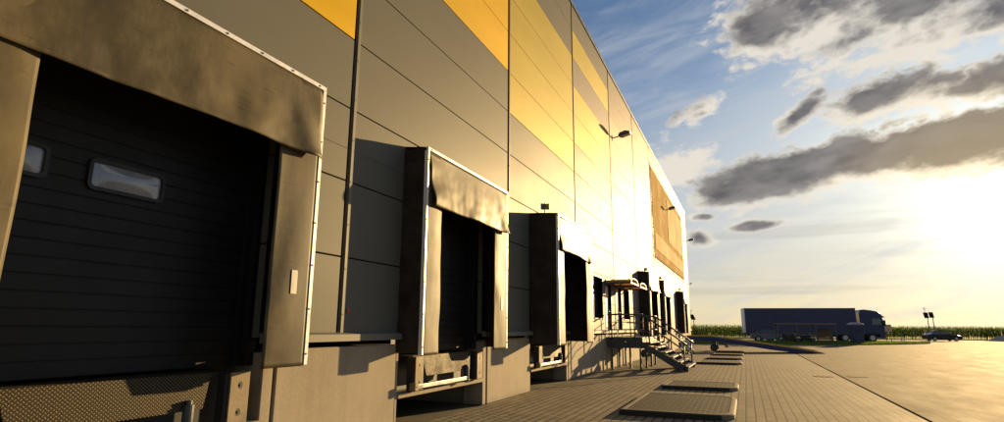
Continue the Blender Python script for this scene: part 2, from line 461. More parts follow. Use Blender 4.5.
# the open yard beyond the drain, its far edge follows the verge and then the road
pE = far(83.6, 31.5); pF = far(84, 90); pG = far(73, 20); pH = far(73, 31.5)
sheet('open_yard', [(DRX + .031, -14), (130, -14), (pF.x, pF.y), (pE.x, pE.y), (pH.x, pH.y), (pG.x, pG.y), (DRX + .031, 58.9)], -.004, M['pavers_yard'])
q = [far(72.8, 15), far(83.5, 15), far(83.5, 33), far(72.8, 33)]
sheet('access_road', [(p.x, p.y) for p in q], -.008, M['asphalt'])

# ---------------------------------------------------------------- warehouse
JY = [6.35 + 6 * k for k in range(-3, 10)]           # vertical joints of the cladding
Y0, Y1 = JY[0], JY[-1]
ZB = 1.42; ROW = 1.08; NR = 11; ZT = ZB + ROW * NR
DOCKS = [(1.80, .46), (7.76, .46), (13.80, .80), (30.42, .60), (36.42, .60), (48.42, .60)]
WH = thing('warehouse', 'long warehouse clad in grey and yellow metal panels with a row of loading docks', 'warehouse', (0, 0, 0))
holes = [(y0 + .26, y0 + 3.16, 1.0, 4.05) for y0, P in DOCKS]
holes += [(-4.2 + .26, -4.2 + 3.16, 1.0, 4.05)]
WINS = [(20.65, 22.08, 1.92, 3.45), (26.25, 27.65, 1.95, 3.30)]
DOORS = [(22.55, 23.62, 1.2, 3.28), (24.65, 25.72, 1.2, 3.28)]
holes += WINS + DOORS
def cut(rects, h):
    out = []
    for (a, b, c, d) in rects:
        y0, y1, z0, z1 = h
        if y1 <= a or y0 >= b or z1 <= c or z0 >= d: out.append((a, b, c, d)); continue
        if c < z0: out.append((a, b, c, z0))
        if d > z1: out.append((a, b, z1, d))
        zc, zd = max(c, z0), min(d, z1)
        if a < y0: out.append((a, y0, zc, zd))
        if b > y1: out.append((y1, b, zc, zd))
    return out
# which colour each bay/row has (rows counted from the base); 0 grey 1 pale 2 yellow 3 gold 4 peach
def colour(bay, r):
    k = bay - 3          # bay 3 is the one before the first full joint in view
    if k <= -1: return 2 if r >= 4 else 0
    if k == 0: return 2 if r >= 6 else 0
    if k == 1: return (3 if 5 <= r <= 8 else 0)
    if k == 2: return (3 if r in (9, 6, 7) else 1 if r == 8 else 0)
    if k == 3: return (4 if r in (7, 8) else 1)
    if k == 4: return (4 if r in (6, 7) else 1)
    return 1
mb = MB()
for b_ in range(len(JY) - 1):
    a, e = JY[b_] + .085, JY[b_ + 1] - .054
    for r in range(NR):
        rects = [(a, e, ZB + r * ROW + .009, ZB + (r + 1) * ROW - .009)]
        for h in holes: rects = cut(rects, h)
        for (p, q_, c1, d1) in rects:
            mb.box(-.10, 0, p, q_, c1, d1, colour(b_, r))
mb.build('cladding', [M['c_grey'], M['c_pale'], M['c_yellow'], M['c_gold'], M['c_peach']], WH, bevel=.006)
# dark backing behind the seams, cut round the openings
mb = MB()
rects = [(Y0, Y1, ZB, ZT)]
for h in holes: rects = cut(rects, h)
for (p, q_, c1, d1) in rects: mb.box(-.16, -.103, p, q_, c1, d1)
mb.build('backing', M['c_gap'], WH)
for j, y in enumerate(JY):
    t = MB(); t.box(-.10, -.045, y - .052, y + .022, ZB, ZT, 1); t.box(-.10, .014, y + .024, y + .083, ZB, ZT, 0)
    if y > 5.9 and y < 14:
        for k in range(18):
            z = ZB + .3 + k * .62; t.tube((.012, y + .05, z), (.019, y + .05, z), .010, 8, 0)
    t.build('joint_cover', [M['c_trim'], M['c_gap']], WH)
# main body behind the front sheets : side, back and roof
mb = MB(); mb.box(-42, -.45, Y1 - .12, Y1, 0, ZT); mb.box(-42, -.45, Y0, Y0 + .12, 0, ZT); mb.box(-42.1, -41.98, Y0, Y1, 0, ZT)
mb.box(-.45, -.10, Y1 - .12, Y1, ZB, ZT); mb.box(-.45, -.10, Y0, Y0 + .12, ZB, ZT)
mb.build('wall', M['c_grey'], WH)
MB().box(-41.9, -.17, Y0 + .13, Y1 - .13, ZT - .25, ZT - .1).build('roof', M['roof'], WH)
t = MB(); t.box(-.22, .035, Y0 - .02, Y1 + .03, ZT + .002, ZT + .05); t.box(.006, .035, Y0 - .02, Y1 + .03, ZT - .10, ZT)
t.box(-42.1, -.23, Y1 - .15, Y1 + .03, ZT + .002, ZT + .05)
t.build('roof_trim', M['dark_steel'], WH)
t = MB(); t.box(.002, .026, Y1 - .12, Y1 + .02, ZB, ZT - .11); t.box(-.14, 0, Y1 + .003, Y1 + .02, ZB, ZT - .11)
t.build('corner_trim', M['c_trim'], WH)
# concrete plinth, open under each dock
PX = .0
openings = sorted([(y0 + .10, y0 + 3.28) for y0, P in DOCKS] + [(-4.1, -.92)])
mb = MB(); cur = Y0
for a, e in openings:
    MB().box(-.45, PX, cur, a - .09, 0, ZB - .13).build('plinth', M['concrete'], WH, bevel=.012)
    MB().box(-.45, PX - .012, a - .07, a, 0, ZB - .16).build('dock_post', M['concrete'], WH, bevel=.012)
    MB().box(-.45, PX - .012, e, e + .16, 0, ZB - .16).build('dock_post', M['concrete'], WH, bevel=.012)
    cur = e + .20
mb.box(-.45, PX, cur, Y1, 0, ZB - .13)
mb.build('plinth', M['concrete'], WH, bevel=.012)
for a, e in openings:
    mb = MB(); mb.box(-2.6, -.46, a - .3, a - .1, 0, 1.3); mb.box(-2.6, -.46, e + .1, e + .3, 0, 1.3); mb.box(-2.8, -2.6, a - .3, e + .3, 0, 1.3)
    mb.build('dock_pit', M['concrete'], WH)
# base flashing ledge
cur = Y0
for a, e in sorted([(h[0] - .02, h[1] + .02) for h in holes[:7]]) + [(Y1, Y1)]:
    t = MB(); t.prism([(.003, ZB + .06), (.103, ZB + .035), (.103, ZB - .055), (.003, ZB - .055)], lambda u, v, w_: (u, w_, v), cur, a); cur = e
    t.build('base_flashing', M['c_trim'], WH)
t = MB(); t.box(.015, .018, 6.49, 6.54, 1.74, 1.80); t.build('sticker', M['red'], WH)

# sectional dock doors
def dock_door(y0, windows=True):
    d = MB(); a, e = y0 + .28, y0 + 3.14; xf = -.30; zb, zt = 1.12, 4.12
    pitch = .142; z = zb; 
    while z < zt - .01:
        d.box(xf - .05, xf, a, e, z + .004, min(z + pitch - .008, zt)); z += pitch
    d.box(xf - .06, xf - .012, a, e, zb, zt)
    dd = d.build('dock_door', M['anthracite'], WH, bevel=.004)
    j = MB(); j.box(-.44, -.17, y0 + .10, y0 + .255, 1.12, 4.2); j.box(-.44, -.17, y0 + 3.165, y0 + 3.3, 1.12, 4.2); j.box(-.44, -.17, y0 + .256, y0 + 3.164, 4.055, 4.2)
    j.box(xf, xf + .05, a - .02, a + .06, 1.12, 4.05); j.box(xf, xf + .05, e - .06, e + .02, 1.12, 4.05)
    j.build('door_jamb_and_shade', M['anthracite'], WH, bevel=.004)
    for ya, yb in ((y0 + .06, y0 + .262), (y0 + 3.158, y0 + 3.425)):
        MB().box(.003, .012, ya, yb, ZB + .07, 4.3).build('door_jamb_and_shade', M['black'], WH)  # added black strips, shade painted over the wall inside the shelter
    if windows:
        for yc in (y0 + .60, y0 + 1.66):
            f = MB(); ow, oh, fr = .37, .148, .035
            pts = lambda hw, hh, r: [(cx + r * math.cos(t), cz + r * math.sin(t)) for cx, cz, t0 in ((hw - r, hh - r, 0), (-hw + r, hh - r, 90), (-hw + r, -hh + r, 180), (hw - r, -hh + r, 270)) for t in (R(t0), R(t0 + 30), R(t0 + 60), R(t0 + 90))]
            o1, i1 = pts(ow, oh, .06), pts(ow - fr, oh - fr, .035)
            n = len(o1); zc = 2.905
            vs = []
            for x_ in (xf + .002, xf + .03):
                vs += [(x_, yc + p, zc + q_) for p, q_ in o1] + [(x_, yc + p, zc + q_) for p, q_ in i1]
            fs = []
            for i in range(n):
                k = (i + 1) % n
                fs += [(2 * n + i, 2 * n + k, 3 * n + k, 3 * n + i), (i, k, 2 * n + k, 2 * n + i), (n + i, 3 * n + i, 3 * n + k, n + k)]
            f.add(vs, fs); f.build('window', M['black'], dd)
            g = MB(); g.grid(lambda u, v, yc=yc: (xf + .006 + .030 * math.sin(u * 3.14) * math.sin(v * 3.14), yc + (u - .5) * 2 * (ow - fr + .01), zc + (v - .5) * 2 * (oh - fr + .01)), 12, 6)
            g.build('pane', M['door_pane'], dd, smooth=True)
    return dd
for i, (y0, P) in enumerate(DOCKS): dock_door(y0, i == 0)
dock_door(-4.2, False)

# windows and pass doors in the facade
for (a, e, c1, d1) in WINS:
    f = MB(); f.box(-.30, .012, a - .05, a, c1 - .05, d1 + .05); f.box(-.30, .012, e, e + .05, c1 - .05, d1 + .05)
    f.box(-.30, .012, a + .001, e - .001, d1, d1 + .05); f.box(-.30, .03, a + .001, e - .001, c1 - .05, c1)
    f.box(-.26, -.20, (a + e) / 2 - .03, (a + e) / 2 + .03, c1 + .001, d1 - .001)
    fo = f.build('window', M['anthracite'], WH, bevel=.004)
    MB().box(-.245, -.225, a, e, c1, d1).build('pane', M['glass'], fo)
for (a, e, c1, d1) in DOORS:
    f = MB(); f.box(-.32, .012, a - .06, a, c1, d1 + .06); f.box(-.32, .012, e, e + .06, c1, d1 + .06); f.box(-.32, .012, a + .001, e - .001, d1, d1 + .06)
    f.build('door_frame', M['anthracite'], WH, bevel=.004)
    l = MB(); l.box(-.16, -.10, a + .01, e - .01, c1 + .012, d1 - .01); l.box(-.10, -.096, a + .16, e - .16, c1 + 1.2, d1 - .2)
    do = l.build('door', M['white_leaf'], WH, bevel=.004)
    h = MB(); h.path([(-.098, e - .12, c1 + 1.02), (-.04, e - .12, c1 + 1.02), (-.04, e - .26, c1 + 1.02)], .011); h.build('handle', M['steel'], do)

# ---------------------------------------------------------------- dock shelters
SW = 3.45; SZ0, SZ1 = 1.135, 4.47
def shelter(y0, P, label, seed, dent=0.0, lw=.58):
    t = thing('dock_shelter', label, 'dock shelter', (0, y0, 0), 0, 'dock shelters along the warehouse')
    rnd = random.Random(seed)
    # pleated black fabric flanks
    def flank(y):
        b_ = MB()
        def fn(u, v):
            x = -.03 + u * (P + .004); z = SZ0 + .02 + v * (SZ1 - SZ0 - .03)
            s_ = .022 * math.sin(v * 40 + 2 * u) * math.sin(u * 3.14) + .03 * noise.noise((x * 3, z * .8, y + seed)) * math.sin(u * 3.14)
            return (x, y + s_, z)
        b_.grid(fn, 10, 70); return b_
    flank(.02).build('side_wall', M['shelter_cloth'], t, smooth=True, solid=.012)
    flank(SW - .02).build('side_wall', M['shelter_cloth'], t, smooth=True, solid=.012)
    b_ = MB(); b_.grid(lambda u, v: (-.03 + v * (P + .004), .03 + u * (SW - .06), SZ1 - .005 + (1 - v) * .06 + .012 * noise.noise((u * 6, v * 2, seed))), 20, 6)
    b_.build('top_cover', M['shelter_cloth'], t, smooth=True, solid=.014)
    # pale aluminium edge strips with screws
    w_ = .052
    def strip(y, nm='edge_strip'):
        b_ = MB(); b_.box(P - .03, P + .006, y, y + w_, SZ0, SZ1 - w_); b_.box(P - .06, P - .031, y, y + .006, SZ0, SZ1 - .06) if y < 1 else b_.box(P - .06, P - .031, y + w_ - .006, y + w_, SZ0, SZ1 - .06)
        o = b_.build(nm, M['alu'], t, bevel=.003)
        s_ = MB()
        for k in range(7):
            z = SZ0 + .12 + k * .5; s_.tube((P + .007, y + w_ * .5, z), (P + .013, y + w_ * .5, z), .011, 8)
        s_.build('screw', M['dark_steel'], o)
    strip(0); strip(SW - w_)
    b_ = MB(); b_.box(P - .03, P + .006, 0, SW, SZ1 - w_ + .001, SZ1); b_.box(P - .07, P - .031, .0, SW, SZ1 - .006, SZ1)
    o = b_.build('edge_strip', M['alu'], t, bevel=.003)
    s_ = MB()
    for k in range(8):
        y = .12 + k * .458; s_.tube((P + .007, y, SZ1 - w_ / 2), (P + .013, y, SZ1 - w_ / 2), .011, 8)
    s_.build('screw', M['dark_steel'], o)
    # side curtains
    cz1 = SZ1 - .06
    def side(ya, yb, nm='side_curtain', far_side=False):
        b_ = MB()
        def fn(u, v):
            y = ya + (yb - ya) * u; z = SZ0 - .01 + v * (cz1 - SZ0)
            inner = u if not far_side else 1 - u     # 1 at the free edge
            x = P - .006 - .02 * inner + .012 * math.sin(inner * 2.4) + .020 * noise.noise((y * 2.2, z * 1.1, seed)) * inner - .015 * inner ** 2 + .005 * inner * noise.noise((y * 7, z * 3, seed + 4))
            y += .015 * noise.noise((3.3, z * 1.3, seed + 9)) * inner
            return (x, y, z)
        b_.grid(fn, 14, 70)
        o = b_.build(nm, M['curtain'], t, smooth=True, solid=.008)
        return o, fn
    side(.055, lw)
    sc, sf = side(SW - .055, SW - .64)
    st = MB(); st.grid(lambda u, v: (lambda q: (q[0] + .009, q[1], q[2]))(sf(.34 + u * .15, .24 + v * .08)), 4, 8); st.build('sticker', M['sticker'], sc, solid=.003)
    # head curtain : heavy loose flap, buckled by lorries backing in
    b_ = MB(); hh = .92
    def fn(u, v):
        d = 1 - v                                   # 0 at the fixed top, 1 at the free hem
        y = .055 + u * (SW - .11); z = cz1 + .006 - d * hh
        y += d * (dent * .10 * (1 - u) ** 3 - .02 * u)
        z += .035 * noise.noise((u * 2.3, 7.1, seed)) * d + .03 * math.sin(u * 3.14) * d
        x = P - .012 + d * .035 + .07 * noise.noise((u * 2.6, d * .9, seed + 2)) * d ** .7 + .030 * noise.noise((u * 8, d * 1.6, seed + 3)) * d
        x += .010 * noise.noise((u * 20, d * 6, seed + 5)) * d
        x += dent * .05 * math.sin(d * 9 + u * 5) * max(0, 1 - u * 5) * d
        x += .05 * math.sin(d * 5 - u * 30) * max(0, (u - .84) / .16) * d
        x += .02 * d * d
        return (x, y, z)
    b_.grid(fn, 70, 24)
    b_.build('head_curtain', M['curtain'], t, smooth=True, solid=.009)
    return t
LBL = ['large dock shelter nearest the camera with pale metal edge strip and dusty head curtain',
       'second dock shelter from the camera, its head curtain wrinkled at the left end',
       'deep dock shelter just before the metal stairs, its black flank in shade',
       'small far dock shelter directly beyond the two door canopies',
       'small far dock shelter under the near end of the amber banner',
       'last dock shelter at the far end of the warehouse above the blue yard ramp']
for i, (y0, P) in enumerate(DOCKS): shelter(y0, P, LBL[i], 3.7 + i * 5.3, (0.3, 1.0, .8, .5, .5, .5)[i], .44 if i == 0 else .58)

# ---------------------------------------------------------------- dock levellers, bumpers
LL = ['near dock leveller with a hanging tread plate lip', 'dock leveller under the second dock shelter with pale support bar', 'dock leveller under the deep shelter before the stairs',
      'dock leveller under the first shelter beyond the stairs', 'dock leveller under the second shelter beyond the stairs', 'dock leveller under the last shelter by the blue ramp']
DN = ['nearest dock', 'second dock', 'third dock before the stairs', 'first dock beyond the stairs', 'second dock beyond the stairs', 'last dock by the blue ramp']
def leveller(y0, i):
    t = thing('dock_leveller', LL[i], 'dock leveller', (0, y0, 0), 0, 'dock levellers')
    b_ = MB(); b_.box(-2.4, -.02, .55, 2.90, 1.03, 1.09); b_.build('platform', M['tread'], t, bevel=.006)
    b_ = MB()
    b_.prism([(.72, 1.095), (2.55, 1.095), (2.44, .76), (.80, .76)], lambda u, v, w_: (w_ + (1.1 - v) * .16, u, v), .015, .045)
    b_.build('lip', M['tread'], t, bevel=.004)
    b_ = MB(); b_.box(-.30, -.10, .14, 3.24, .46, .54); b_.box(-.10, .012, .105, 3.275, .46, .53); b_.build('ledge', M['concrete'], t, bevel=.01)
    b_ = MB(); b_.box(-.32, -.22, .14, 3.24, .55, 1.02); b_.build('front_frame', M['black'], t)
    b_ = MB(); b_.box(.08, .15, .40, 2.26, .585, .65); b_.build('support_bar', M['steel'], t, bevel=.006)
    b_ = MB(); b_.box(.06, .17, .34, .44, .56, .68); b_.tube((.155, .39, .62), (.175, .39, .62), .018, 10); b_.build('bracket', M['worn_steel'], t, bevel=.004)
    b_ = MB(); b_.tube((.115, 2.27, .56), (.115, 2.27, .82), .05, 14); b_.tube((.115, 2.27, .82), (.115, 2.27, .86), .03, 12); b_.build('stop_cylinder', M['dark_steel'], t, bevel=.004)
    return t
def bumper(y, i, side, w_):
    t = thing('dock_bumper', 'steel faced rubber bumper on the %s side of the %s' % (side, DN[i]), 'bumper', (0, y, .55), 0, 'dock bumpers')
    b_ = MB(); b_.box(-.02, .10, -.055, w_ + .02, .0, .53); b_.build('rubber_block', M['rubber'], t, bevel=.012)
    b_ = MB(); b_.box(.102, .122, -.01, w_, .01, .535)
    o = b_.build('steel_plate', M['worn_steel'], t, bevel=.005)
    h = MB()
    for z in (.13, .40):
        n = 14
        vs = [(.124, w_ * .5 + r_ * math.cos(2 * math.pi * k / n), z + r_ * 1.35 * math.sin(2 * math.pi * k / n)) for r_ in (.016, .028) for k in range(n)]
        h.add(vs, [tuple(range(n))] + [(k, (k + 1) % n, n + (k + 1) % n, n + k) for k in range(n)])
        h.tube((.122, w_ * .5, z), (.130, w_ * .5, z), .013, 10)
    h.build('bolt_hole', M['black'], o)
    return t
for i, (y0, P) in enumerate(DOCKS):
    leveller(y0, i); bumper(y0 + .42, i, 'near', .24); bumper(y0 + 2.74, i, 'far', .24)

# little amber plates standing out above some docks
for y, z, lb in ((15.15, 4.72, 'small amber flag plate above the deep third dock shelter'), (32.9, 4.6, 'small amber flag plate above the first shelter beyond the canopies'), (39.0, 4.6, 'small amber flag plate above the shelter below the banner'), (51.0, 4.6, 'small amber flag plate above the last dock shelter')):
    t = thing('flag_plate', lb, 'wall plate', (0, y, z), 0, 'amber plates above the docks')
    MB().box(.02, .13, -.006, .006, .14, .32).build('plate', M['plate_yellow'], t, bevel=.003)
    b_ = MB(); b_.box(.002, .019, -.012, .012, .0, .34); b_.build('bracket', M['plate_yellow'], t)

# ---------------------------------------------------------------- facade lamps
def wall_lamp(y, z, lb, s=1.0):
    t = thing('wall_lamp', lb, 'floodlight', (0, y, z), 0, 'floodlights on the facade')
    b_ = MB(); b_.box(.0, .03, -.09 * s, .09 * s, -.12 * s, .12 * s); b_.path([(.02, 0, 0), (.22 * s, 0, .02 * s), (.36 * s, 0, .08 * s)], .03 * s); b_.build('arm', M['dark_steel'], t)
    h = MB(); h.prism([(.30, .04), (.44, .0), (.84, .11), (.86, .18), (.62, .24), (.36, .16)], lambda u, v, w_: (u * s, w_ * s, v * s), -.19, .19)
    ho = h.build('head', M['dark_steel'], t, bevel=.012)
    g = MB(); g.add([(u * s, w_ * s, v * s - .004) for u, v, w_ in ((.46, .0, -.15), (.82, .10, -.15), (.82, .10, .15), (.46, .0, .15))], [(0, 1, 2, 3)]); g.build('lens', M['lens'], ho)
wall_lamp(25.0, 10.15, 'floodlight on the facade above the two doors')
wall_lamp(43.5, 10.3, 'floodlight in front of the amber banner')
wall_lamp(59.7, 10.2, 'floodlight at the far top corner of the warehouse')
wall_lamp(60.1, 5.9, 'tiny floodlight low on the far corner of the warehouse', .5)

# ---------------------------------------------------------------- banner
def banner():
    t = thing('wall_banner', 'huge amber banner with pale cream blocks on the far part of the facade', 'banner', (0, 36.55, 5.85), 0)
    Wd, Hh = 19.6, 6.2
    m_amber = mat('amber_banner', (.46, .29, .075), .9, 0, .08, .5, spec=.04)
    m_cream = mat('cream_banner', (.72, .56, .28), .9, 0, .06, .5, spec=.04)
    b_ = MB()
    b_.grid(lambda u, v: (.05 + .012 * noise.noise((u * 14, v * 5, 1.0)), .06 + u * (Wd - .12), .06 + v * (Hh - .12)), 60, 20)
    sh = b_.build('sheet', m_amber, t, smooth=True, solid=.006)
    # printed blocks
    p = MB()
    def poly(pts): p.add([(.072, y, z) for y, z in pts], [tuple(range(len(pts)))])
    poly([(8.3, 2.2), (18.7, 2.2), (18.7, 5.55), (8.3, 5.55)])
    poly([(.9, 1.9), (.9, .75), (18.7, .75), (18.7, 1.75)])
    p.build('print', m_cream, sh)
    f = MB()
    f.box(.004, .045, 0, Wd, 0, .07); f.box(.004, .045, 0, Wd, Hh - .07, Hh); f.box(.004, .045, 0, .07, .071, Hh - .071); f.box(.004, .045, Wd - .07, Wd, .071, Hh - .071)
    f.build('frame', M['dark_steel'], t)
    e = MB()
    for k in range(26):
        y = .1 + k * (Wd - .2) / 25
        for z in (-.12, Hh + .12): e.tube((.002, y, z), (.03, y, z), .05, 8); e.beam((.02, y, z), (.05, y, .05 if z < 0 else Hh - .05), .02, .01)
    e.build('eyelet', M['dark_steel'], t)
banner()

# ---------------------------------------------------------------- door canopies
def canopy(y, z, lb):
    t = thing('door_canopy', lb, 'canopy', (0, y, z), 0, 'canopies over the pass doors')
    Wd, D = 1.66, 1.06
    arc = [(0, 0), (.10, .07), (.34, .13), (.62, .155), (1.04, .155), (1.32, .13), (1.56, .07), (Wd, 0)]
    n = len(arc)
    m = M['polycarb']
    b_ = MB(); vs = [(x, yy, zz) for x in (.01, D - .01) for yy, zz in arc]
    b_.add(vs, [(k, k + 1, n + k + 1, n + k) for k in range(n - 1)])
    b_.build('sheet', m, t, smooth=True, solid=.012)
    for yy in (.0, Wd):
        f = MB(); f.beam((.0, yy, -.02), (D, yy, -.02), .06, .07); f.build('edge_bar', M['dark_steel'], t)
    for x, mt in ((.03, M['dark_steel']), (D - .03, M['dark_steel'])):
        f = MB()
        for p, q_ in zip(arc[:-1], arc[1:]): f.beam((x, p[0], p[1] + .02), (x, q_[0], q_[1] + .02), .05, .03)
        f.build('arch_frame', mt, t)
    f = MB(); f.beam((D - .03, .04, -.02), (D - .03, Wd - .04, -.02), .05, .05); f.build('tie_bar', M['dark_steel'], t)
    f = MB(); f.beam((.02, Wd / 2, -.3), (D * .8, Wd / 2, .20), .04, .04); f.build('strut', M['dark_steel'], t)
    return t
canopy(22.5, 3.32, 'nearer amber canopy over the left pass door by the stairs')
canopy(24.65, 3.30, 'farther amber canopy over the right pass door beside a far dock')

# ---------------------------------------------------------------- stairs
def stairs():
    t = thing('loading_stairs', 'grey metal staircase with railed landing in front of the warehouse doors', 'stairs', (0, 22.5, 0))
    D = 3.9; PXE = 1.40; ZP = 1.205; XB = 3.02
    b_ = MB(); b_.box(.03, PXE, .0, D, ZP - .04, ZP); b_.build('landing', M['stair_steel'], t, bevel=.004)
    for y in (-.0, D - .06):
        b_ = MB(); b_.box(.03, PXE, y - .03 if y == 0 else y + .063, y + .0 if y == 0 else y + .09, ZP - .16, ZP + .01); b_.box(.05, PXE + .02, y + .004, y + .055, ZP - .40, ZP - .17); b_.build('edge_beam', M['stair_steel'], t)
    b_ = MB(); b_.box(PXE - .05, PXE, .07, D - .07, ZP - .2, ZP - .045); b_.build('edge_beam', M['stair_steel'], t)
    # stringers
    for y in (.0, 2.93):
        b_ = MB()
        b_.prism([(PXE + .02, ZP - .17), (PXE + .02, ZP - .40), (XB - .30, .0), (XB, .0), (XB, .16)], lambda u, v, w_: (u, w_, v), y + .004, y + .05)
        b_.build('stringer', M['stair_steel'], t)
    for k in range(6):
        x = PXE + .02 + k * .268; z = ZP - .172 * (k + 1)
        b_ = MB()
        b_.box(x, x + .27, .055, 2.925, z - .035, z - .002, 0); b_.box(x + .235, x + .275, .056, 2.924, z - .001, z + .006, 1); b_.box(x + .272, x + .278, .056, 2.924, z - .03, z - .003, 1)
        b_.build('tread', [M['stair_steel'], M['alu']], t)
    for x, y in ((.22, .03), (1.30, .03), (.22, 1.4), (1.30, 1.4), (.22, 2.7), (1.30, 2.7), (.22, D - .05), (1.30, D - .05), (.75, .9)):
        b_ = MB(); b_.box(x - .035, x + .035, y - .035, y + .035, 0, ZP - .41); b_.box(x - .08, x + .08, y - .08, y + .08, 0, .012); b_.build('leg', M['stair_steel'], t)
    rz = .87
    r_ = .027
    # railings : landing near and far side, stair near and far side
    def rail(pts, posts, base):
        b_ = MB()
        b_.path([Vector(p) + Vector((0, 0, rz)) for p in pts], r_ * 1.2)
        for h in (.30, .58): b_.path([Vector(p) + Vector((0, 0, h)) for p in pts], r_ * .6)
        for p in posts: b_.tube(Vector(p) - Vector((0, 0, .12)), Vector(p) + Vector((0, 0, rz)), r_)
        b_.build('railing', M['stair_steel'], t, smooth=True)
    zb_ = .04
    def P_(x): return ZP if x <= PXE else ZP - (x - PXE) / (XB - PXE) * (ZP - zb_)
    for y in (-.045, 2.99):
        xs = (.22, PXE + .05, 1.95, XB - .06)
        if y < 1: rail([(.08, y, ZP), (PXE + .05, y, ZP), (XB - .02, y, zb_ + .06)], [(x, y, P_(x) + .02) for x in (.24, 1.12, 1.66, 2.9)], 0)
        else: rail([(PXE, y, ZP), (PXE + .05, y, ZP), (XB - .02, y, zb_ + .06)], [(x, y, P_(x) + .02) for x in (1.40, 2.1, 2.9)], 0)
    y = D + .04; rail([(.08, y, ZP), (PXE, y, ZP), (PXE, y - .9, ZP)], [(.24, y, ZP), (PXE, y, ZP), (.8, y, ZP)], 0)
stairs()

# ---------------------------------------------------------------- kerbed islands in the yard
def island(x0, x1, y0, y1, h, lb, r=.42):
    t = thing('kerb_island', lb, 'kerbed island', (x0, y0, 0), 0, 'raised paved islands along the docks')
    W_, D = x1 - x0, y1 - y0
    def outline(o):
        pts = [(o, o)]
        for cx, cy, t0 in ((W_ - r, r, -90), (W_ - r, D - r, 0)):
            for k in range(7):
                a = R(t0 + 15 * k); pts.append((cx + (r - o) * math.cos(a), cy + (r - o) * math.sin(a)))
        pts.append((o, D - o)); return pts
    rings = [(outline(0), 0), (outline(0), h * .72), (outline(.018), h * .94), (outline(.05), h), (outline(.10), h), (outline(.101), h - .02)]
    b_ = MB(); n = len(rings[0][0]); vs = []
    for pts, z in rings: vs += [(x, y, z) for x, y in pts]
    fs = [(k * n + i, k * n + (i + 1) % n, (k + 1) * n + (i + 1) % n, (k + 1) * n + i) for k in range(len(rings) - 1) for i in range(n)]
    b_.add(vs, fs)
    b_.m = [1 if (q_ // n < 2 and q_ % n <= 2) else 0 for q_ in range(len(fs))]  # near faces blackened: the kerb's shaded side is put into the colour
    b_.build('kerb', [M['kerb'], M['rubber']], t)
    p = MB(); pts = outline(.103); p.add([(x, y, h - .006) for x, y in pts], [tuple(range(n))]); p.add([(x, y, h - .03) for x, y in pts], [tuple(range(n))[::-1]]); p.build('paving', M['pavers_dark'], t, fix=False)
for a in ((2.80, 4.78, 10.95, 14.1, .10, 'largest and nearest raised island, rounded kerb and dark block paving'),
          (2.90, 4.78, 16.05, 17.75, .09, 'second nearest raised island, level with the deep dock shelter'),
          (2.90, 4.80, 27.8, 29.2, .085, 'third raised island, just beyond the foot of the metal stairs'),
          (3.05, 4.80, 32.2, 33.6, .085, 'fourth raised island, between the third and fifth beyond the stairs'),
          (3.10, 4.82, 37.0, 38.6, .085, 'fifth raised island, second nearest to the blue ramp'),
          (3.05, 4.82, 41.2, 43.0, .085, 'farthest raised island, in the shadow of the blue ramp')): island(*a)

# drain and covers
t = MB(); t.box(DRX - .030, DRX + .030, -14, 58.5, -.09, -.06, 1); t.box(DRX - .030, DRX - .024, -14, 58.5, -.059, -.001, 0); t.box(DRX + .024, DRX + .030, -14, 58.5, -.059, -.001, 0)
for k in range(240):
    y = 4 + k * .22; t.box(DRX - .0235, DRX + .0235, y, y + .11, -.03, -.003, 0)
o = t.build('drainage_channel', [M['c_gap'], M['c_gap']]); tag(o, 'narrow dark drainage channel running down the middle of the yard', 'drain')
for x, y, lb in ((7.35, 22.6, 'dark round drain cover on the dock side of the drainage channel'), (8.42, 23.0, 'dark round drain cover on the open yard side of the channel')):
    t = thing('drain_cover', lb, 'drain cover', (x, y, 0), 0, 'round covers beside the channel')
    b_ = MB(); b_.tube((0, 0, -.004), (0, 0, .003), .33, 28); b_.build('frame', M['iron'], t)
    b_ = MB(); b_.tube((0, 0, .0035), (0, 0, .006), .27, 28); b_.build('lid', M['iron'], t)

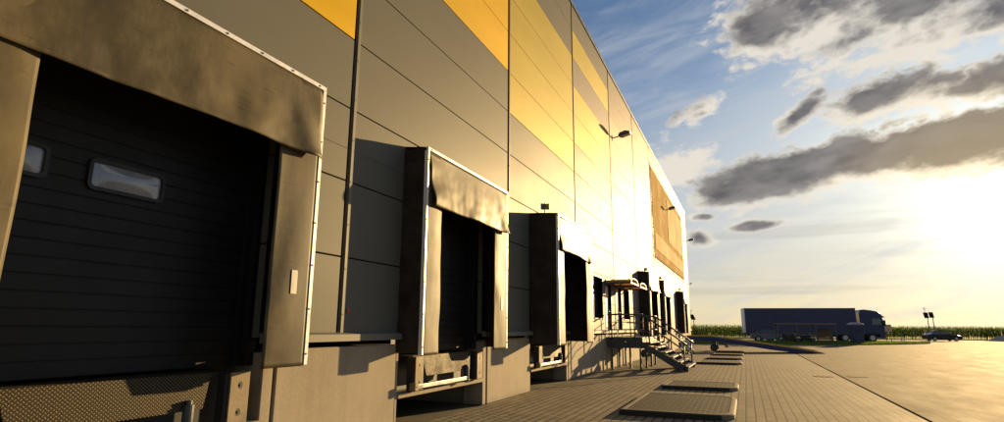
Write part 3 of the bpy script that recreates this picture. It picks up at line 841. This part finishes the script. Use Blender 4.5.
# ---------------------------------------------------------------- mobile yard ramp
def ramp():
    t = thing('yard_ramp', 'long blue mobile loading ramp with yellow edges leading down from the last docks', 'loading ramp', (0, 43.2, 0))
    Wd = 2.2; top = [(1.0, 1.0), (2.85, 1.0), (9.3, .10), (9.75, .03)]
    bot = [(9.75, .012), (8.0, .02), (6.6, .17), (3.4, .66), (1.0, .70)]
    for y in (0, Wd - .12):
        b_ = MB(); b_.prism(top + bot, lambda u, v, w_: (u, w_, v), y, y + .12); b_.build('side_beam', M['ramp_blue'], t, bevel=.01)
        k = MB()
        for a, b2 in zip(top[:-2], top[1:-1]): k.beam((a[0], y + .06, a[1] + .04), (b2[0], y + .06, b2[1] + .04), .05, .06)
        k.build('edge_rail', M['yellow'], t)
        p = MB(); p.box(2.55, 2.62, y + .03, y + .09, 1.1, 1.26); p.build('marker_post', M['yellow'], t)
    b_ = MB(); b_.prism([(1.0, .93), (2.85, .93), (9.6, .03), (9.6, .0), (2.85, .88), (1.0, .88)], lambda u, v, w_: (u, w_, v), .122, Wd - .122); b_.build('deck', M['steel'], t)
    b_ = MB(); b_.box(.45, .99, .15, Wd - .15, .99, 1.03); b_.build('dock_lip', M['steel'], t)
    b_ = MB(); b_.tube((2.9, .1, .24), (2.9, Wd - .1, .24), .045, 10); b_.box(2.8, 3.0, .3, .4, .24, .9); b_.box(2.8, 3.0, Wd - .4, Wd - .3, .24, .9); b_.build('axle', M['dark_steel'], t)
    for y in (-.02, Wd - .14):
        wo = MB()
        n = 20; r0, r1 = .14, .245
        wo.tube((2.9, y, .245), (2.9, y + .16, .245), r1, n); o = wo.build('wheel', M['tyre'], t, bevel=.02)
        MB().tube((2.9, y - .008, .245), (2.9, y + .168, .245), r0, n).build('rim', M['dark_steel'], o)
    b_ = MB(); b_.beam((3.3, .5, .70), (3.75, .5, .36), .07, .07); b_.box(3.6, 3.85, .42, .58, .28, .38); b_.build('tow_bar', M['dark_steel'], t)
ramp()
t = thing('pallet_box', 'pale wrapped pallet load standing by the wall beyond the stairs', 'pallet load', (1.0, 40.3, 0))
b_ = MB(); b_.box(0, .70, 0, 1.0, .13, .78); b_.build('load', M['white'], t, bevel=.03)
b_ = MB(); b_.box(0, .70, 0, 1.0, .10, .125)
for x in (0, .29, .6): b_.box(x, x + .1, 0, 1.0, 0, .099)
b_.build('pallet', M['wood'], t)

# ---------------------------------------------------------------- lorry
def wheel(parent, x, y, r, wd, rimr, side):
    b_ = MB(); b_.tube((x, y, r), (x, y + wd, r), r, 24); o = b_.build('wheel', M['tyre'], parent, bevel=.04)
    yy = (y - .01, y + .02) if side < 0 else (y + wd - .02, y + wd + .01)
    m_ = MB(); m_.tube((x, yy[0], r), (x, yy[1], r), rimr, 20); m_.tube((x, yy[0] + (-.03 if side < 0 else .02), r), (x, yy[1] + (-.02 if side < 0 else .03), r), rimr * .35, 12); m_.build('rim', M['rim'], o)
def truck():
    t = thing('articulated_lorry', 'dark blue articulated lorry with long box trailer parked across the far side of the yard', 'lorry', TP, R(8.5))
    Lt = 13.6; H0, H1 = 1.05, 4.30; Wd = 2.55
    b_ = MB(); b_.box(0.10, Lt - .03, .0, Wd, H0, H1 - .08)
    tr = b_.build('trailer', M['navy'], t, bevel=.02)
    k = MB(); k.box(-.01, Lt, -.012, .06, H1 - .079, H1 + .01); k.box(-.01, Lt, Wd - .06, Wd + .012, H1 - .079, H1 + .01); k.box(0.0, Lt - .02, .061, Wd - .061, H1 - .07, H1)
    k.box(-.01, Lt, -.014, .05, H0 - .12, H0 + .01); k.build('rail', M['dark_steel'], tr)
    k = MB(); k.box(-.03, .05, -.012, .06, H0 - .1, H1 - .08); k.box(-.03, .10, Wd - .10, Wd + .012, H0 - .1, H1 - .08); k.box(-.03, .09, .101, Wd - .101, H0 + .0, H1 - .09); k.build('rear_frame', M['alu'], tr)
    k = MB()
    for i in range(13):
        x = .9 + i * 1.05; k.box(x, x + .05, -.010, -.001, H0 + .02, H1 - .1)
    k.build('strap', M['navy'], tr)
    k = MB(); k.box(.2, Lt - .5, .5, .75, .75, 1.04); k.box(.2, Lt - .5, Wd - .75, Wd - .5, .75, 1.04); k.box(4.2, 9.6, .05, .09, .55, .93); k.box(.0, .12, .1, Wd - .1, .45, .62); k.build('chassis', M['dark_steel'], t)
    for x in (1.9, 3.2, 4.5 - .0): 
        wheel(t, x, .05, .50, .36, .30, -1); wheel(t, x, Wd - .41, .50, .36, .30, 1)
    k = MB(); k.box(10.6, 10.75, .3, .5, .1, 1.0); k.box(10.55, 10.8, .25, .55, .0, .1); k.build('landing_leg', M['dark_steel'], t)
    # tractor
    X0 = Lt + .38; XF = X0 + 2.72
    prof = [(X0, .95), (X0, 3.75), (X0 + .15, 4.05), (X0 + .55, 4.12), (X0 + 1.35, 4.02), (X0 + 2.1, 3.86), (XF - .18, 3.45), (XF - .06, 2.75), (XF + .03, 1.9), (XF + .05, 1.0), (XF, .42), (XF - .55, .42), (XF - .6, .95)]
    b_ = MB(); b_.prism(prof, lambda u, v, w_: (u, w_, v), .03, Wd - .03); cb = b_.build('cab', M['truck_blue'], t, bevel=.06, seg=3)
    k = MB()
    for y in (.012, Wd - .024): k.prism([(X0 + 1.35, 2.15), (X0 + 1.42, 2.95), (XF - .38, 2.95), (XF - .24, 2.2)], lambda u, v, w_: (u, w_, v), y, y + .014)
    k.build('side_window', M['cab_window'], cb)
    k = MB(); k.prism([(XF - .03, 2.1), (XF - .11, 2.95), (XF - .08, 2.96), (XF + .01, 2.1)], lambda u, v, w_: (u + .03, w_, v), .2, Wd - .2); k.build('windscreen', M['glass'], cb)
    k = MB(); k.box(XF - .1, XF + .12, -.22, -.02, 2.0, 2.75); k.box(XF - .1, XF + .12, Wd + .02, Wd + .22, 2.0, 2.75); k.build('mirror', M['black'], cb, bevel=.03)
    k = MB(); k.prism([(XF - .2, 3.30), (XF + .18, 3.10), (XF + .20, 3.14), (XF - .2, 3.42)], lambda u, v, w_: (u, w_, v), .1, Wd - .1); k.build('sun_visor', M['black'], cb)
    for y in (.12, Wd - .5):
        k = MB(); k.box(XF + .03, XF + .075, y, y + .38, .72, .95); k.build('headlight', M['lens'], cb)
    k = MB(); k.box(X0 - 3.2, X0 + 2.3, .75, .95, .6, .9); k.box(X0 - 3.2, X0 + 2.3, Wd - .95, Wd - .75, .6, .9); k.build('chassis', M['dark_steel'], t)
    k = MB(); k.tube((X0 - .95, .33, .7), (X0 + .1, .33, .7), .31, 18); k.build('fuel_tank', M['steel'], t)
    wheel(t, X0 + 1.25, .05, .51, .34, .30, -1); wheel(t, X0 + 1.25, Wd - .39, .51, .34, .30, 1)
    wheel(t, X0 - 1.9, .02, .51, .6, .30, -1); wheel(t, X0 - 1.9, Wd - .62, .51, .6, .30, 1)
    k = MB()
    for y in (.0, Wd - .09): k.prism([(X0 + .62, .75), (X0 + .78, 1.14), (X0 + 1.25, 1.22), (X0 + 1.72, 1.14), (X0 + 1.86, .75), (X0 + 1.78, .72), (X0 + 1.65, 1.02), (X0 + 1.25, 1.09), (X0 + .85, 1.02), (X0 + .7, .72)], lambda u, v, w_: (u, w_, v), y, y + .09)
    k.build('wheel_arch', M['black'], cb)
    k = MB(); k.path([(X0 - .2, .5, 1.0), (X0 - .2, .5, 2.6)], .07); k.build('exhaust_stack', M['black'], t)
TP = far(78.5, (746.0 - 502) / F_ * 78.5 * math.cos(PT))
truck()

# ---------------------------------------------------------------- cars
def car(label, p, rz, paint, s=1.0):
    t = thing('parked_car', label, 'car', p, rz)
    Wd = 1.78
    low = [(0.0, .42), (.02, .72), (.10, .93), (.55, .98), (1.0, .97), (3.15, .95), (3.9, .86), (4.42, .70), (4.55, .52), (4.53, .30), (4.25, .20),
           (4.12, .20), (4.05, .44), (3.86, .60), (3.66, .64), (3.46, .60), (3.27, .44), (3.2, .20), (1.34, .20), (1.27, .44), (1.08, .60), (.88, .64), (.68, .60), (.49, .44), (.42, .20), (.10, .26)]
    b_ = MB(); b_.prism(low, lambda u, v, w_: (u, w_, v), .03, Wd - .03); body = b_.build('body', paint, t, bevel=.05, seg=3)
    cab = [(.50, .96), (1.12, 1.33), (1.55, 1.43), (2.15, 1.45), (2.55, 1.38), (3.28, .95)]
    n = len(cab); vs = []
    for w_, inset in ((0, 1), (1, 1)):
        for u, v in cab:
            tum = .08 + (v - .95) * .34
            vs.append((u, tum if w_ == 0 else Wd - tum, v))
    b_ = MB(); b_.add(vs, [tuple(range(n))[::-1], tuple(range(n, 2 * n))] + [(i, (i + 1) % n, n + (i + 1) % n, n + i) for i in range(n)])
    gh = b_.build('greenhouse', M['glass'], t, bevel=.03)
    k = MB(); k.grid(lambda u, v: (1.05 + u * 1.55, .23 + v * (Wd - .46), 1.455 - .5 * (u - .45) ** 2 * .5 + .012), 10, 4); k.build('roof', paint, t, smooth=True, solid=.02)
    k = MB()
    for side in (0, 1):
        f = lambda u, v: (u, (.08 + (v - .95) * .34 - .006) if side == 0 else Wd - (.08 + (v - .95) * .34) + .006, v)
        for a, b2 in (((.55, .97), (1.12, 1.37)), ((1.12, 1.37), (1.55, 1.455)), ((1.55, 1.455), (2.15, 1.47)), ((2.15, 1.47), (2.58, 1.40)), ((2.58, 1.40), (3.30, .97)), ((1.78, .96), (1.80, 1.44))):
            k.beam(f(*a), f(*b2), .05, .045)
    k.build('pillar', paint, t)
    for x in (.88, 3.66):
        for y, sd_ in ((.0, -1), (Wd - .21, 1)):
            b2 = MB(); b2.tube((x, y, .315), (x, y + .21, .315), .315, 22); o = b2.build('wheel', M['tyre'], t, bevel=.03)
            yy = y - .012 if sd_ < 0 else y + .20
            MB().tube((x, yy, .315), (x, yy + .022, .315), .21, 18).build('rim', M['rim'], o)
    for y in (.14, Wd - .50):
        MB().box(4.40, 4.525, y, y + .36, .58, .70).build('headlight', M['lens'], body, bevel=.02)
        MB().box(-.005, .03, y, y + .36, .70, .84).build('tail_light', M['red'], body)
    for y in (-.13, Wd + .01):
        MB().box(2.72, 2.86, y, y + .12, .96, 1.08).build('mirror', paint, t, bevel=.02)
    return t
# depth-corrected lateral position for things near the horizon (the camera looks up a little)
def latz(px, depth): return (px - 502) / F_ * depth * math.cos(PT)
car('black saloon car parked in front of the corn at the right', far(84, latz(928, 84)), R(14), M['car_black'])
car('grey car half hidden behind the blue ramp, left of the shelter', far(76, latz(751, 76)), R(6), M['car_silver_shaded'])
t = thing('gravel_heap', 'low pale heap of gravel at the right edge of the yard', 'gravel heap', far(86, latz(990.5, 86)), YW)
b_ = MB(); b_.grid(lambda u, v: (u * 5.2, -1.2 + v * 2.6, .86 * max(0, math.sin(u * 3.14159)) ** .75 * max(0, math.sin(v * 3.14159)) ** .75 * (1 + .25 * noise.noise((u * 5, v * 4, 2))) + .04 * noise.noise((u * 30, v * 20, 5)) - .02), 50, 24)
b_.build('mound', M['gravel'], t)

# ---------------------------------------------------------------- yard shelter
def bike_shelter():
    d = 62.5
    t = thing('bike_shelter', 'open steel framed shelter standing in front of the blue lorry', 'shelter', far(d, latz(778.5, d)), R(9))
    Wd, D, H = 5.7, 1.5, 2.12
    for k in range(4):
        for y in (0, D):
            b_ = MB(); x = k * (Wd - .12) / 3; b_.box(x, x + .12, y - .05, y + .05, 0, H - .13); b_.build('post', M['dark_steel'], t)
    b_ = MB(); b_.box(-.05, Wd + .05, -.1, D + .1, H - .02, H + .04); b_.build('roof', M['roof'], t)
    for y in (-.06, D - .06):
        b_ = MB(); b_.box(-.02, Wd + .02, y, y + .12, H - .129, H - .021); b_.build('beam', M['wood'], t)
    b_ = MB()
    for k in range(9): b_.box(4.1, 5.55, D - .2, D - .17, .1 + k * .17, .25 + k * .17)
    b_.box(4.15, 4.23, D - .165, D - .10, 0, 1.65); b_.box(5.4, 5.48, D - .165, D - .10, 0, 1.65)
    b_.build('back_panel', M['wood'], t)
    b_ = MB(); b_.path([(2.4, D - .3, 0), (2.4, D - .3, .9), (3.9, D - .3, .9), (3.9, D - .3, 0)], .035); b_.build('rail', M['steel'], t)
bike_shelter()
def motorbike(px, lb, paint):
    d = 63.4
    t = thing('motorbike', lb, 'motorbike', far(d, latz(px, d)), R(9), None)
    for x in (0.3, 1.65):
        b_ = MB(); n = 20
        b_.tube((x, -.06, .31), (x, .06, .31), .31, n); o = b_.build('wheel', M['tyre'], t, bevel=.03); MB().tube((x, -.068, .31), (x, .068, .31), .17, 14).build('rim', M['dark_steel'], o)
    b_ = MB(); b_.prism([(.55, .35), (1.35, .32), (1.45, .75), (1.3, 1.0), (.9, 1.02), (.75, .80), (.1, .92), (.05, .82), (.5, .62)], lambda u, v, w_: (u, w_, v), -.16, .16); b_.build('body', paint, t, bevel=.05)
    b_ = MB(); b_.prism([(.12, .86), (.75, .83), (.8, .90), (.15, 1.0)], lambda u, v, w_: (u, w_, v), -.13, .13); b_.build('seat', M['black'], t, bevel=.03)
    b_ = MB(); b_.tube((1.65, -.09, .31), (1.38, -.09, 1.02), .03); b_.tube((1.65, .09, .31), (1.38, .09, 1.02), .03); b_.tube((1.36, -.36, 1.06), (1.36, .36, 1.06), .022); b_.build('fork', M['steel'], t)
motorbike(781, 'dark red motorbike parked in the left bay of the shelter', mat('dark_red_paint', (.05, .014, .012), .4))
motorbike(796, 'black motorbike parked beside the dark red one in the shelter', M['black'])

def blue_bin():
    d = 61.5
    t = thing('recycling_container', 'blue tapered container with pale domed lid at the end of the grass verge', 'container', far(d, latz(853.0, d)), R(9))
    b_ = MB(); W0, W1, H = 1.02, 1.30, 2.02
    vs = []
    for z, wd in ((0, W0), (H, W1)):
        o = (W1 - wd) / 2 - .15
        vs += [(o, o, z), (o + wd, o, z), (o + wd, o + wd, z), (o, o + wd, z)]
    b_.add(vs, [(3, 2, 1, 0), (4, 5, 6, 7), (0, 1, 5, 4), (1, 2, 6, 5), (2, 3, 7, 6), (3, 0, 4, 7)]); bo = b_.build('body', M['bin_blue'], t, bevel=.06, seg=3)
    l = MB(); l.grid(lambda u, v: (-.18 + u * (W1 + .06), -.18 + v * (W1 + .06), H + .02 + .22 * (max(0, 1 - (2 * u - 1) ** 4) * max(0, 1 - (2 * v - 1) ** 4)) ** .6), 16, 16); l.build('lid', M['bin_lid'], t, smooth=True, solid=.03)
    k = MB(); k.tube((.52, -.17, 1.5), (.52, -.10, 1.5), .13, 16); k.build('slot', M['black'], bo)
blue_bin()

# ---------------------------------------------------------------- solar lamps
def solar_lamp(px, d, H, lb, mast=True):
    t = thing('solar_lamp', lb, 'solar lamp', far(d, latz(px, d)), YW, 'solar lamps by the field')
    b_ = MB(); b_.tube((0, 0, 0), (0, 0, H), .07, 10, 0, .05); b_.build('pole', M['dark_steel'], t)
    b_ = MB()
    pl = [(-.78, -.25, H + .42), (-.10, -.25, H + .42), (.42, .25, H - .38), (-.26, .25, H - .38)]
    nn = (Vector(pl[1]) - Vector(pl[0])).cross(Vector(pl[3]) - Vector(pl[0])).normalized() * .03
    b_.add([Vector(p) - nn for p in pl] + [Vector(p) + nn for p in pl], [(3, 2, 1, 0), (4, 5, 6, 7), (0, 1, 5, 4), (1, 2, 6, 5), (2, 3, 7, 6), (3, 0, 4, 7)])
    b_.build('panel', M['solar'], t)
    if mast:
        b_ = MB(); b_.tube((-.45, -.2, H + .3), (-.45, -.2, H + 1.2), .03, 8); b_.tube((-.75, -.2, H + 1.05), (-.15, -.2, H + 1.05), .03, 8); b_.build('mast', M['steel'], t)
solar_lamp(930.0, 87, 3.7, 'left one of two solar lamps behind the black saloon, with a crossed mast', True)
solar_lamp(935.3, 87, 3.75, 'right one of two solar lamps behind the black saloon', False)
solar_lamp(695, 92, 3.3, 'solar lamp on a pole just right of the warehouse end', True)
t = thing('field_sign', 'pale board on two short posts just right of the lorry cab', 'sign', far(80, latz(885.5, 80)), YW)
b_ = MB(); b_.box(0, .95, 0, .04, 1.25, 2.25); b_.build('board', M['beige'], t)
for x in (.1, .78):
    b_ = MB(); b_.box(x, x + .07, .045, .11, 0, 2.1); b_.build('post', M['wood'], t)
for px, lb in ((901.0, 'white marker post left of a pair on the verge edge'), (903.3, 'white marker post right of a pair on the verge edge')):
    d = 79; t = thing('marker_post', lb, 'bollard', far(d, latz(px, d)), YW, 'white marker posts')
    MB().tube((0, 0, 0), (0, 0, .5), .08, 12, 0, .07).build('post', M['white'], t, bevel=.01)
    MB().tube((0, 0, .501), (0, 0, .56), .085, 12, 0, .05).build('cap', M['white'], t)

# ---------------------------------------------------------------- verge with grass
vp = [far(61.5, 20.5), far(60.5, latz(760, 60.5)), far(58.6, latz(838, 58.6)), far(59.8, latz(866, 59.8)), far(62.5, latz(900, 62.5)), far(66.0, latz(924, 66.0)), far(67.6, latz(929.5, 67.6)), far(69.2, latz(928, 69.2)), far(71.3, latz(905, 71.3)), far(72.7, latz(868, 72.7)), far(72.7, 20.5)]
n = len(vp)
cx = sum(p.x for p in vp) / n; cy = sum(p.y for p in vp) / n
b_ = MB(); b_.add([(p.x, p.y, -.01) for p in vp] + [(p.x, p.y, .12) for p in vp], [(i, (i + 1) % n, n + (i + 1) % n, n + i) for i in range(n)] + [tuple(range(n, 2 * n))])
o = b_.build('grass_verge', M['turf']); tag(o, kind='structure')
def inside(x, y, P):
    r = False; j = len(P) - 1
    for i in range(len(P)):
        if (P[i].y > y) != (P[j].y > y) and x < (P[j].x - P[i].x) * (y - P[i].y) / (P[j].y - P[i].y) + P[i].x: r = not r
        j = i
    return r
b_ = MB(); rnd = random.Random(3); cnt = 0
while cnt < 16000:
    d = rnd.uniform(58, 73); l_ = rnd.uniform(20, 52); p = far(d, l_)
    if not inside(p.x, p.y, vp): continue
    cnt += 1
    a = rnd.uniform(0, 6.28); hgt = rnd.uniform(.06, .16); wd = rnd.uniform(.02, .045)
    dx_, dy_ = math.cos(a) * wd, math.sin(a) * wd; lx, ly = rnd.uniform(-.07, .07), rnd.uniform(-.07, .07)
    b_.add([(p.x - dx_, p.y - dy_, .115), (p.x + dx_, p.y + dy_, .115), (p.x + lx, p.y + ly, .12 + hgt)], [(0, 1, 2)])
o = b_.build('grass', M['grass'], fix=False); tag(o, 'short green grass on the verge in front of the lorry', 'grass', None, 'stuff')

# ---------------------------------------------------------------- corn field
b_ = MB(); rnd = random.Random(11)
for row in range(5):
    d = 100 + row * .8
    l_ = 14.0
    l_ = 26.0
    while l_ < 130:
        l_ += rnd.uniform(.13, .25)
        p = far(d + rnd.uniform(-.18, .18), l_); H = rnd.uniform(1.85, 2.15) + .12 * noise.noise((l_ * .15, row, 0))
        b_.add([(p.x - .02, p.y, 0), (p.x + .02, p.y, 0), (p.x + .012, p.y, H), (p.x - .012, p.y, H)], [(0, 1, 2, 3)], 0)
        for k in range(8):
            z = .25 + k * (H - .5) / 8 + rnd.uniform(0, .15); a = rnd.uniform(0, 6.28); ln = rnd.uniform(.35, .6)
            ca, sa = math.cos(a), math.sin(a); w_ = .05
            q0 = (p.x, p.y, z); q1 = (p.x + ca * ln * .5, p.y + sa * ln * .5, z + .28); q2 = (p.x + ca * ln, p.y + sa * ln, z + rnd.uniform(-.05, .18))
            nx, ny = -sa * w_, ca * w_
            b_.add([(q0[0] - nx * .5, q0[1] - ny * .5, q0[2]), (q0[0] + nx * .5, q0[1] + ny * .5, q0[2]), (q1[0] + nx, q1[1] + ny, q1[2]), (q1[0] - nx, q1[1] - ny, q1[2]), q2], [(0, 1, 2, 3), (3, 2, 4)], 0)
        if rnd.random() < .7:
            for k in range(3):
                a = rnd.uniform(0, 6.28); b_.add([(p.x - .015, p.y, H - .02), (p.x + .015, p.y, H - .02), (p.x + math.cos(a) * .12, p.y + math.sin(a) * .12, H + rnd.uniform(.14, .28))], [(0, 1, 2)], 1)
o = b_.build('corn_field', [M['corn'], M['tassel']], fix=False); tag(o, 'tall green field of maize beyond the yard', 'corn field', None, 'stuff')
